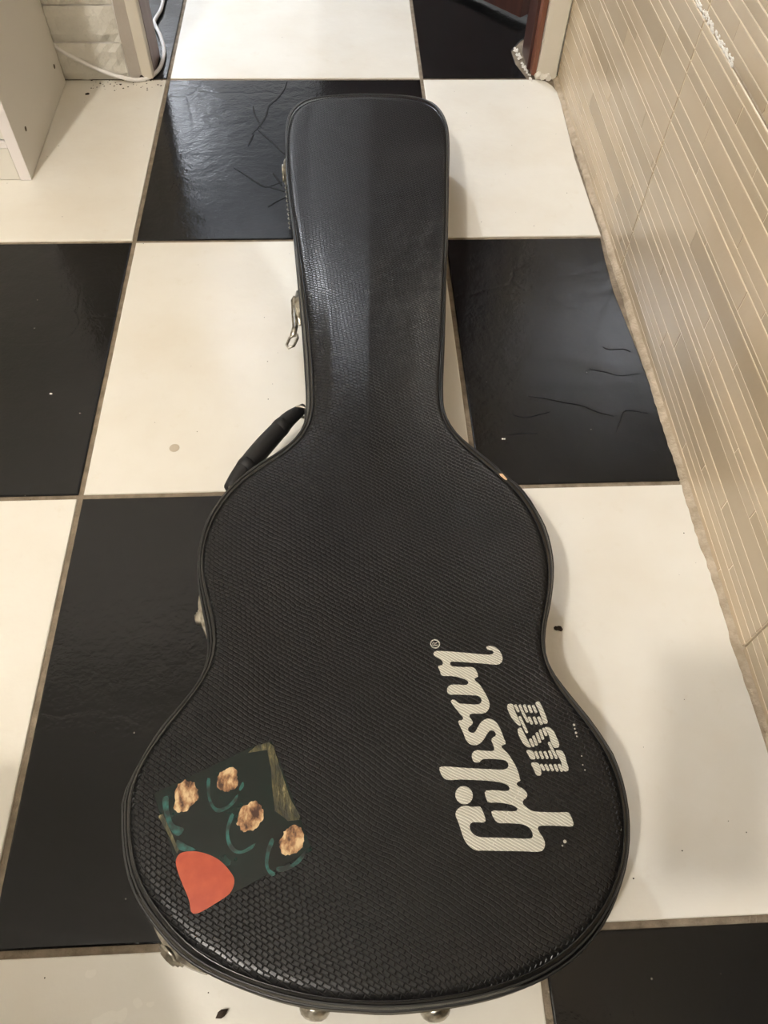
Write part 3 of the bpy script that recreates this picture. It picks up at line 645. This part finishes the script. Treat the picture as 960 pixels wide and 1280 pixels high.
def latch(x, y, lenh, zc=.056, boss=True, r=.011):
    p, n_, t_ = side_frame(x, y)
    V = []; F = []
    N = 16; R_ = []
    root = None
    # lens shaped plate following the side
    pl = []
    for k in range(N+1):
        u = -1+2*k/N; hh = .013*(1-u*u)**.5+.002; th = .0045*(1-u*u)+.0008
        ctr = p+t_*u*lenh
        b_ = min(outd, key=lambda m_: (m_-ctr).length); off = (ctr-b_).dot(n_)
        ctr = ctr - n_*off
        pl.append([ctr+n_*(-.001)+Vector((0,0,zc-hh)), ctr+n_*th+Vector((0,0,zc-hh*.7)), ctr+n_*(th+.001)+Vector((0,0,zc)), ctr+n_*th+Vector((0,0,zc+hh*.7)), ctr+n_*(-.001)+Vector((0,0,zc+hh))])
    rr_ = mesh_obj('latch', *rings(pl, True, True), M['nickel'], case, False)
    if boss:
        c_ = p+Vector((0,0,zc))
        mesh_obj('latch_boss', *lathe([(r,.003),(r,.0065),(r*.82,.007),(r*.8,.0085),(r*.6,.009),(r*.55,.0105),(r*.2,.011)], c_, n_, 28), M['nickel'], rr_, True)
    return rr_, p, n_, t_
LP = mm([(2176,-3680),(2436,-6577),(1609,-10848),(1666,-13590),(4532,-9076)])
latch(*LP[0], .030, boss=False)
p, n_, t_ = side_frame(*LP[0])
o = bpy.data.objects['latch']
for dz, du, rr in ((.004,.004,.0075),(-.004,.012,.006)):
    mesh_obj('latch_lever', *lathe([(rr,.004),(rr,.0068),(rr*.7,.0076)], p+t_*(du-.004)+Vector((0,0,.056+dz)), n_, 20), M['nickel'], o, True)
# open latch with its loop
l2, p, n_, t_ = latch(*LP[1], .016, boss=False)
H = [Vector((a,b,.05)) for a,b in mm([(2378,-6371),(2393,-6623),(2408,-6853),(2382,-7020),(2326,-7157),(2441,-7077)])]
mesh_obj('latch_arm', *tube([H[0]+Vector((.002,.002,.004)),H[0],H[1],H[2],H[3]], [.0026,.0036,.0036,.0036,.004], 8, flat=.5), M['nickel'], l2, True)
mesh_obj('latch_arm', *tube([H[0]+Vector((.006,.012,.004)),H[0]+Vector((.004,-.01,.003)),H[2]+Vector((.007,.0,.002))], [.0028,.003,.0028], 8, flat=.5), M['nickel'], l2, True)
c_ = H[4]+Vector((.001,.001,0))
mesh_obj('latch_loop', *tube([H[3],H[3]+Vector((-.004,-.001,-.002)),c_+Vector((-.003,.002,-.004)),c_+Vector((-.001,-.003,-.005)),c_+Vector((.006,.000,-.004)),H[5]+Vector((.0,.004,-.002)),H[3]+Vector((.006,.002,0))], .0017, 8, True), M['nickel'], l2, True)
latch(*LP[2], .030, boss=True, r=.0085)
latch(*LP[3], .030, boss=True, r=.0125)
latch(*LP[4], .008, boss=False)
for x, y in mm([(2652,-13969),(3619,-14012)]):
    p, n_, t_ = side_frame(x, y)
    mesh_obj('foot', *lathe([(.0115,.0),(.0112,.0022),(.0095,.0052),(.006,.0075),(.002,.0083)], p+Vector((0,0,.040)), n_, 26), M['nickel'], case, True)['label'] = 'domed metal foot'
# stitches below the first latch
p0, n0, t0 = side_frame(.2205,-.400); p1, n1, t1_ = side_frame(.232,-.50)
sl = []
for k in range(11):
    q = p0.lerp(p1, k/10); q, qn, qt = side_frame(q.x, q.y) if False else (q, n0, (p1-p0).normalized())
    sl.append(tube([q-qt*.0028+qn*.0020+Vector((0,0,.060)), q+qn*.0034+Vector((0,0,.060)), q+qt*.0028+qn*.0020+Vector((0,0,.060))], .0011, 6))
o = mesh_obj('stitching', *merge(*sl), M['alu'], case, True); o['kind'] = 'stuff'; o['label'] = 'pale row of stitches along the seam'
# handle
hp = mm([(2534,-8178),(2480,-8237),(2373,-8341),(2218,-8559),(2068,-8781),(1939,-8987),(1838,-9166),(1771,-9311)])
hd_ = empty('handle', (0,0,0)); hd_.parent = case; hd_.location = -Vector(case.location)
hd_['label'] = 'padded black carrying handle'
path = smooth_path([(a,b,.050) for a,b in hp], 26)
rad = [.0045+.0058*math.sin(math.pi*min(1,max(0,(k-.5)/27)))**.5 for k in range(26)]
mesh_obj('grip', *tube([Vector((p.x,p.y,.050)) for p in path], rad, 12, flat=1.2), M['leather'], hd_, True)
for k in (7, 19):
    mesh_obj('grip_band', *tube([path[k-1]+Vector((0,0,0)), path[k], path[k+1]], [rad[k-1]+.0002,rad[k]+.0006,rad[k+1]+.0002], 12, flat=1.2), M['leather'], hd_, True)
for (x, y) in (hp[1], hp[-1]):
    q, qn, qt = side_frame(x, y)
    c_ = Vector((x,y,.05)).lerp(Vector((q.x,q.y,.05)), .45)
    e1 = (Vector((q.x,q.y,.05))-Vector((x,y,.05))).normalized()
    mesh_obj('handle_ring', *tube([c_+e1*.010*math.cos(a)+Vector((0,0,.009))*math.sin(a) for a in [math.tau*k/16 for k in range(16)]], .0017, 8, True), M['nickel'], hd_, True)
    mesh_obj('handle_mount', *lathe([(.009,-.001),(.009,.002),(.006,.004)], Vector((q.x,q.y,.05)), qn, 16), M['rubber'], hd_, True)

# ---------------- cabinet ----------------
cb = empty('cabinet', (-.43,-.155,0)); tag(cb, 'white laminate cabinet with a low kickboard standing against the left wall', 'cabinet')
xa, xb = -.176, -.70; ya, yb = -.300, -.012; HH = .78
mesh_obj('side_panel', *box(xa-.0165, xa, ya+.0006, yb, .0008, HH, .0006), M['laminate'], cb)
mesh_obj('edge_strip', *box(xa-.0165, xa, ya-.0002, ya+.0005, .0008, HH), M['lamedge'], cb)
mesh_obj('side_panel', *box(xb, xb+.0165, ya, yb, .0008, HH, .0006), M['laminate'], cb)
mesh_obj('kickboard', *box(xb+.017, xa-.0176, ya+.0012, ya+.017, .0012, .0515, .0004), M['laminate'], cb)
mesh_obj('bottom_shelf', *box(xb+.017, xa-.0168, ya+.0003, yb, .0522, .0620, .0005), M['lamedge'], cb)
for k in range(2): mesh_obj('door', *box(xb+.018+k*.2455, xb+.2615+k*.2455, ya+.004, ya+.020, .0640, HH-.002, .0006), M['laminate'], cb)
mesh_obj('back_panel', *box(xb+.017, xa-.0168, yb-.004, yb, .0625, HH-.018), M['laminate'], cb)
mesh_obj('shelf', *box(xb+.017, xa-.0168, ya+.004, yb-.005, .40, .4165, .0006), M['lamedge'], cb)
mesh_obj('top_panel', *box(xb-.005, xa+.005, ya-.005, yb, HH+.0002, HH+.018, .0006), M['laminate'], cb)
for y, z in ((-.0444,.0437),(-.2516,.0548),(-.15,.41),(-.15,.77)):
    mesh_obj('screw_cap', *lathe([(.0036,.0),(.0036,.0006),(.002,.0012)], (xa,y,z), (1,0,0), 14), M['cap'], cb, True)

# ---------------- cable ----------------
cpts = smooth_path([(a/10000,b/10000,c/10000) for a,b,c in [(-1845,-40,642),(-1697,-60,510),(-1414,-100,359),(-1075,-130,201),(-790,-160,120),(-513,-111,40),(-304,-3,40),(-182,270,40),(-156,665,40),(-174,954,40),(-282,1409,50),(-466,1965,50),(-466,2092,50),(-404,2481,50),(-403,2881,50),(-400,4500,50),(-900,7500,50),(-2500,9000,50)]], 190)
cpts = [Vector((p.x, p.y, max(p.z,.0038))) for p in cpts]
V, F = tube(cpts, .0034, 10)
tag(mesh_obj('power_cable', V, F, M['cable'], None, True), 'white power cable running from behind the cabinet through the doorway', 'cable')

# ---------------- bits on the floor ----------------
DB = mm([(5153,-10795),(1941,-13973),(-618,-7448),(4890,-8306),(980,-8333),(824,-13506),(-1984,-1254),(-1318,-505)])
def crumb(x, y, r, m, label, n=5, sx=1.0, sy=1.0):
    vs = []
    for k in range(n):
        a = random.uniform(0, math.tau); rr = r*.55*random.random()
        vs.append(lathe([(r*.1,r*.42),(r*.45,r*.3),(r*.55,.0)], (x+rr*math.cos(a)*1.6*sx, y+rr*math.sin(a)*sy, .0002), (0,0,1), 7))
    tag(mesh_obj('debris', *merge(*vs), m), label, 'debris')
crumb(*DB[0], .0042, M['dirt'], 'dark brown crumb of dirt on the white tile beside the case waist', 7, 1.6, .8)
v, f = lathe([(.0001,-.0055),(.0026,-.002),(.0027,.001),(.0001,.0055)], (DB[1][0],DB[1][1],.0026), (.8,.5,0), 12)
tag(mesh_obj('seed', v, f, M['dirt'], None, True), 'brown seed on the white tile below the rounded end of the case', 'seed')
crumb(*DB[2], .0022, M['lumps'], 'tiny white crumb on the black tile at the left edge', 2)
crumb(*DB[3], .0022, M['lumps'], 'tiny white crumb on the black tile right of the case shoulder', 2)
v, f = lathe([(.0001,.0004),(.005,.0003),(.006,.0001)], (*DB[4],.0), (0,0,1), 16)
tag(mesh_obj('stain', v, f, mat('faint_brown_stain', (.50,.44,.34), .5)), 'round faint stain on the white tile left of the handle', 'stain')
crumb(*DB[7], .004, M['dirt'], 'dark dirt in the corner where cabinet meets wall', 6, 2.0, .7)
fs = []
for k in range(150):
    x = random.uniform(-.25,.68); y = random.uniform(-1.4,.0); r = random.uniform(.0003,.0008)
    fs.append(lathe([(r*.3,r*.8),(r,.0)], (x,y,.0), (0,0,1), 5))
for k in range(60):
    x = -.14+.13*random.random(); y = -.004-.035*random.random()**1.5; r = random.uniform(.0006,.0022)
    fs.append(lathe([(r*.3,r*.35),(r,.0)], (x,y,.0), (0,0,1), 5))
o = mesh_obj('floor_grit', *merge(*fs), M['dirt']); tag(o, 'fine dark grit scattered over the floor tiles', 'grit', kind='stuff')

# ---------------- the crouching person whose phone and knees shade the tiles ----------------
def skinned(name, nodes, edges, m, parent, sub=2):
    """nodes: name -> (x,y,z,radius); one continuous surface grown on the skeleton, first node is the root"""
    ks = list(nodes); me = bpy.data.meshes.new(name)
    me.from_pydata([nodes[k][:3] for k in ks], [(ks.index(a), ks.index(b)) for a, b in edges], [])
    o = bpy.data.objects.new(name, me); COL.objects.link(o)
    md = o.modifiers.new('skin', 'SKIN'); md.use_smooth_shade = True
    for i, k in enumerate(ks):
        q = nodes[k][3]; me.skin_vertices[0].data[i].radius = (q, q) if not isinstance(q, tuple) else q
    me.skin_vertices[0].data[0].use_root = True
    sb = o.modifiers.new('smooth', 'SUBSURF'); sb.levels = sb.render_levels = sub
    me.materials.append(m); attach(o, parent); return o
def chain(*names): return list(zip(names, names[1:]))
skin = mat('skin', (.48,.28,.19), .5); navy = m_plaster('dark_jacket_cloth', (.018,.019,.024), (.028,.029,.035), 260, .0006)
jean = m_plaster('dark_trouser_cloth', (.028,.030,.038), (.040,.043,.052), 300, .0005)
hair_m = mat('dark_hair', (.02,.013,.009), .75); shoe_m = mat('dark_shoe', (.03,.028,.026), .45)
pr = empty('person', (.31,-1.80,0)); tag(pr, 'person in dark clothes crouching past the lower frame edge, holding a phone', 'person')
EL = {-1:(.06,-1.76,.56,.040), 1:(.545,-1.70,.575,.040)}
FO = {-1:(-.02,-1.65,.565,.034), 1:(.46,-1.59,.615,.034)}
WR = {-1:(-.085,-1.51,.572,.024), 1:(.392,-1.505,.650,.024)}
PA = {-1:(-.110,-1.455,.570,.024), 1:(.362,-1.462,.664,.024)}
N_ = {'pelvis':(.31,-1.92,.36,.06),'waist':(.31,-1.90,.50,.07),'chest':(.31,-1.84,.68,.095),'neckbase':(.31,-1.78,.82,.05),'neck':(.31,-1.755,.88,.048),
 'nape':(.31,-1.735,.945,.046)}
E_ = chain('pelvis','waist','chest','neckbase','neck','nape')
for sgn, t_ in ((-1,'l'),(1,'r')):
    X = lambda d: .31+sgn*d
    N_.update({t_+'sh':(X(.165),-1.79,.79,.05),t_+'el':EL[sgn],t_+'fo':FO[sgn],t_+'wr':WR[sgn],
      t_+'palm':PA[sgn]})
    E_ += chain('neckbase',t_+'sh',t_+'el',t_+'fo',t_+'wr',t_+'palm')
    # four fingers of different length curl round the phone's side, the thumb leaves the palm's side
    for f, (dz, ln) in enumerate(((.030,.92),(.012,1.0),(-.006,.95),(-.022,.78))):
        if sgn > 0:
            b = Vector((.352, -1.452+dz*.45, .676+dz)); st_ = ((-.004,.022,.010),(-.014,.032,.020),(-.024,.030,.027))
        else:
            b = Vector((-.112-dz*1.0, -1.425, .562)); st_ = ((-.004,.030,-.008),(-.006,.046,-.026),(-.006,.052,-.046))
        N_[f'{t_}f{f}a'] = (*b,.0095)
        for q, rr_, dlt in zip('bcd', (.0088,.0080,.0072), st_): N_[f'{t_}f{f}{q}'] = (*(b+Vector(dlt)*ln), rr_)
        E_ += chain(t_+'palm',f'{t_}f{f}a',f'{t_}f{f}b',f'{t_}f{f}c',f'{t_}f{f}d')
    th = ((.348,-1.480,.690),(.334,-1.478,.710),(.318,-1.470,.724)) if sgn > 0 else ((-.075,-1.460,.560),(-.060,-1.435,.545),(-.052,-1.412,.528))
    for q, rr_, p_ in zip('abc', (.011,.0095,.0085), th): N_[t_+'t'+q] = (*p_, rr_)
    E_ += chain(t_+'palm',t_+'ta',t_+'tb',t_+'tc')
body = skinned('body', N_, E_, skin, pr)
# head: one closed surface with brow, sockets, nose, lips and chin, tilted down towards the phone
HC = Vector((.31,-1.715,.985)); HR = Matrix.Rotation(math.radians(-34), 3, 'X')
def head_pt(d, grow=0.0):
    a, b, c = d
    def g(da, db, dc, w_):
        q = Vector((da,db,dc)).normalized(); return math.exp(-((a-q.x)**2+(b-q.y)**2+(c-q.z)**2)/w_**2)
    x = .074*a*(1-.30*max(0,-c)**1.5); y = .094*b*(1-.10*max(0,-c)); z = .118*c
    if b > 0: y -= .010*max(0, 1-abs(a)*1.4)*0
    y += .024*g(0,1,-.22,.13)+.013*g(0,1,-.05,.11)+.006*g(0,1,.22,.30)+.008*g(0,1,-.52,.14)+.010*g(0,.75,-.85,.25)-.008*g(.34,.9,.04,.16)-.008*g(-.34,.9,.04,.16)
    v = Vector((x,y,z)); return HC + HR @ (v*(1+grow))
def head_shell(fn, nu=48, nv=36):
    V = []; F = []
    for k in range(nv+1):
        th = math.pi*k/nv
        for m_ in range(nu):
            ph_ = math.tau*m_/nu; d = (math.sin(th)*math.cos(ph_), math.sin(th)*math.sin(ph_), math.cos(th)); V.append(fn(d))
    for k in range(nv):
        for m_ in range(nu):
            n2 = (m_+1)%nu; F.append((k*nu+m_, k*nu+n2, (k+1)*nu+n2, (k+1)*nu+m_))
    return V, F
mesh_obj('head', *head_shell(head_pt), skin, pr, True)
def hair_pt(d):
    a, b, c = d
    on = c - (.42 if b > 0 else .42+b*1.15)      # hairline: above the brow in front, down to the nape behind
    t_ = min(1, max(0, on/.10+.5)); return head_pt(d, -.06+.135*t_*t_*(3-2*t_)+.008*math.sin(a*40+b*13)*t_)
mesh_obj('hair', *head_shell(hair_pt, 60, 44), hair_m, pr, True)
eye_m = mat('eye_white', (.7,.68,.65), .2); iris_m = mat('dark_iris', (.03,.02,.012), .2)
for sgn in (-1,1):
    ec = head_pt(Vector((sgn*.36,.93,.03)).normalized()); fw = HR @ Vector((0,1,0))
    e_ = mesh_obj('eye', *lathe([(.002,-.004),(.0085,-.002),(.0095,.0005),(.006,.0032),(.001,.004)], ec, fw, 16), eye_m, pr, True)
    mesh_obj('iris', *lathe([(.0042,.002),(.0040,.0042),(.001,.0046)], ec, fw, 14), iris_m, e_, True)
    er = HC + HR @ Vector((sgn*.074,-.004,-.006))
    mesh_obj('ear', *lathe([(.010,-.008),(.024,-.003),(.027,.003),(.020,.006),(.008,.003)], er, (sgn,.25,.1), 18), skin, pr, True)
lp = head_pt(Vector((0,1,-.50)).normalized())
mesh_obj('mouth', *tube([lp+HR@Vector((x,-.0035*abs(x)/.024-.001,0)) for x in (-.024,-.012,0,.012,.024)], [.0012,.0040,.0045,.0040,.0012], 8), mat('lips', (.36,.13,.11), .4), pr, True)
JN = {'pelvis':(.31,-1.925,.37,.128),'waist':(.31,-1.91,.50,.125),'chest':(.31,-1.85,.68,.135),'neckbase':(.31,-1.79,.80,.085),'collar':(.31,-1.77,.845,.062)}
JE = chain('pelvis','waist','chest','neckbase','collar')
TN = {'hips':(.31,-1.93,.33,.105)}; TE = []
for sgn, t_ in ((-1,'l'),(1,'r')):
    X = lambda d: .31+sgn*d
    JN.update({t_+'sh':(X(.165),-1.79,.79,.070),t_+'el':(*EL[sgn][:3],.056),t_+'fo':(*FO[sgn][:3],.047),t_+'wr':(*Vector(FO[sgn][:3]).lerp(Vector(WR[sgn][:3]),.9),.034)})
    JE += chain('neckbase',t_+'sh',t_+'el',t_+'fo',t_+'wr')
    kx = -.115 if sgn < 0 else .565; ky = -1.405 if sgn < 0 else -1.45
    TN.update({t_+'hip':(X(.09),-1.91,.30,.095),t_+'th':((X(.10)+kx)/2,-1.67,.40,.085),t_+'kn':(kx,ky,.47,.066),t_+'ca':(kx*.8+X(.22)*.2,-1.60,.28,.062),t_+'an':(kx*.5+X(.22)*.5,-1.70,.10,.045)})
    TE += chain('hips',t_+'hip',t_+'th',t_+'kn',t_+'ca',t_+'an')
    ax_ = kx*.5+X(.22)*.5
    sh = skinned('shoe', {'heel':(ax_,-1.735,.042,.040),'mid':(ax_+sgn*.006,-1.66,.045,.042),'toe':(ax_+sgn*.014,-1.565,.036,.034)}, chain('heel','mid','toe'), shoe_m, pr)
skinned('jacket', JN, JE, navy, pr)
skinned('trousers', TN, TE, jean, pr)
# the phone itself, lens at the photograph's viewpoint
ph = empty('phone', (CX,CY,CZ)); ph.rotation_euler = (RX,RY,RZ); tag(ph, 'dark phone held level over the end of the case', 'phone')
def local(name, vf, m):
    o = mesh_obj(name, *vf, m); o.parent = ph; return o
local('phone_body', box(-.062,.015,-.118,.030,.0045,.0125,.003), mat('phone_glass', (.02,.02,.022), .2))
local('camera_lens', lathe([(.009,.0),(.009,-.002),(.006,-.0022)], (0,0,.0045), (0,0,1), 20), mat('lens_ring', (.01,.01,.01), .1))
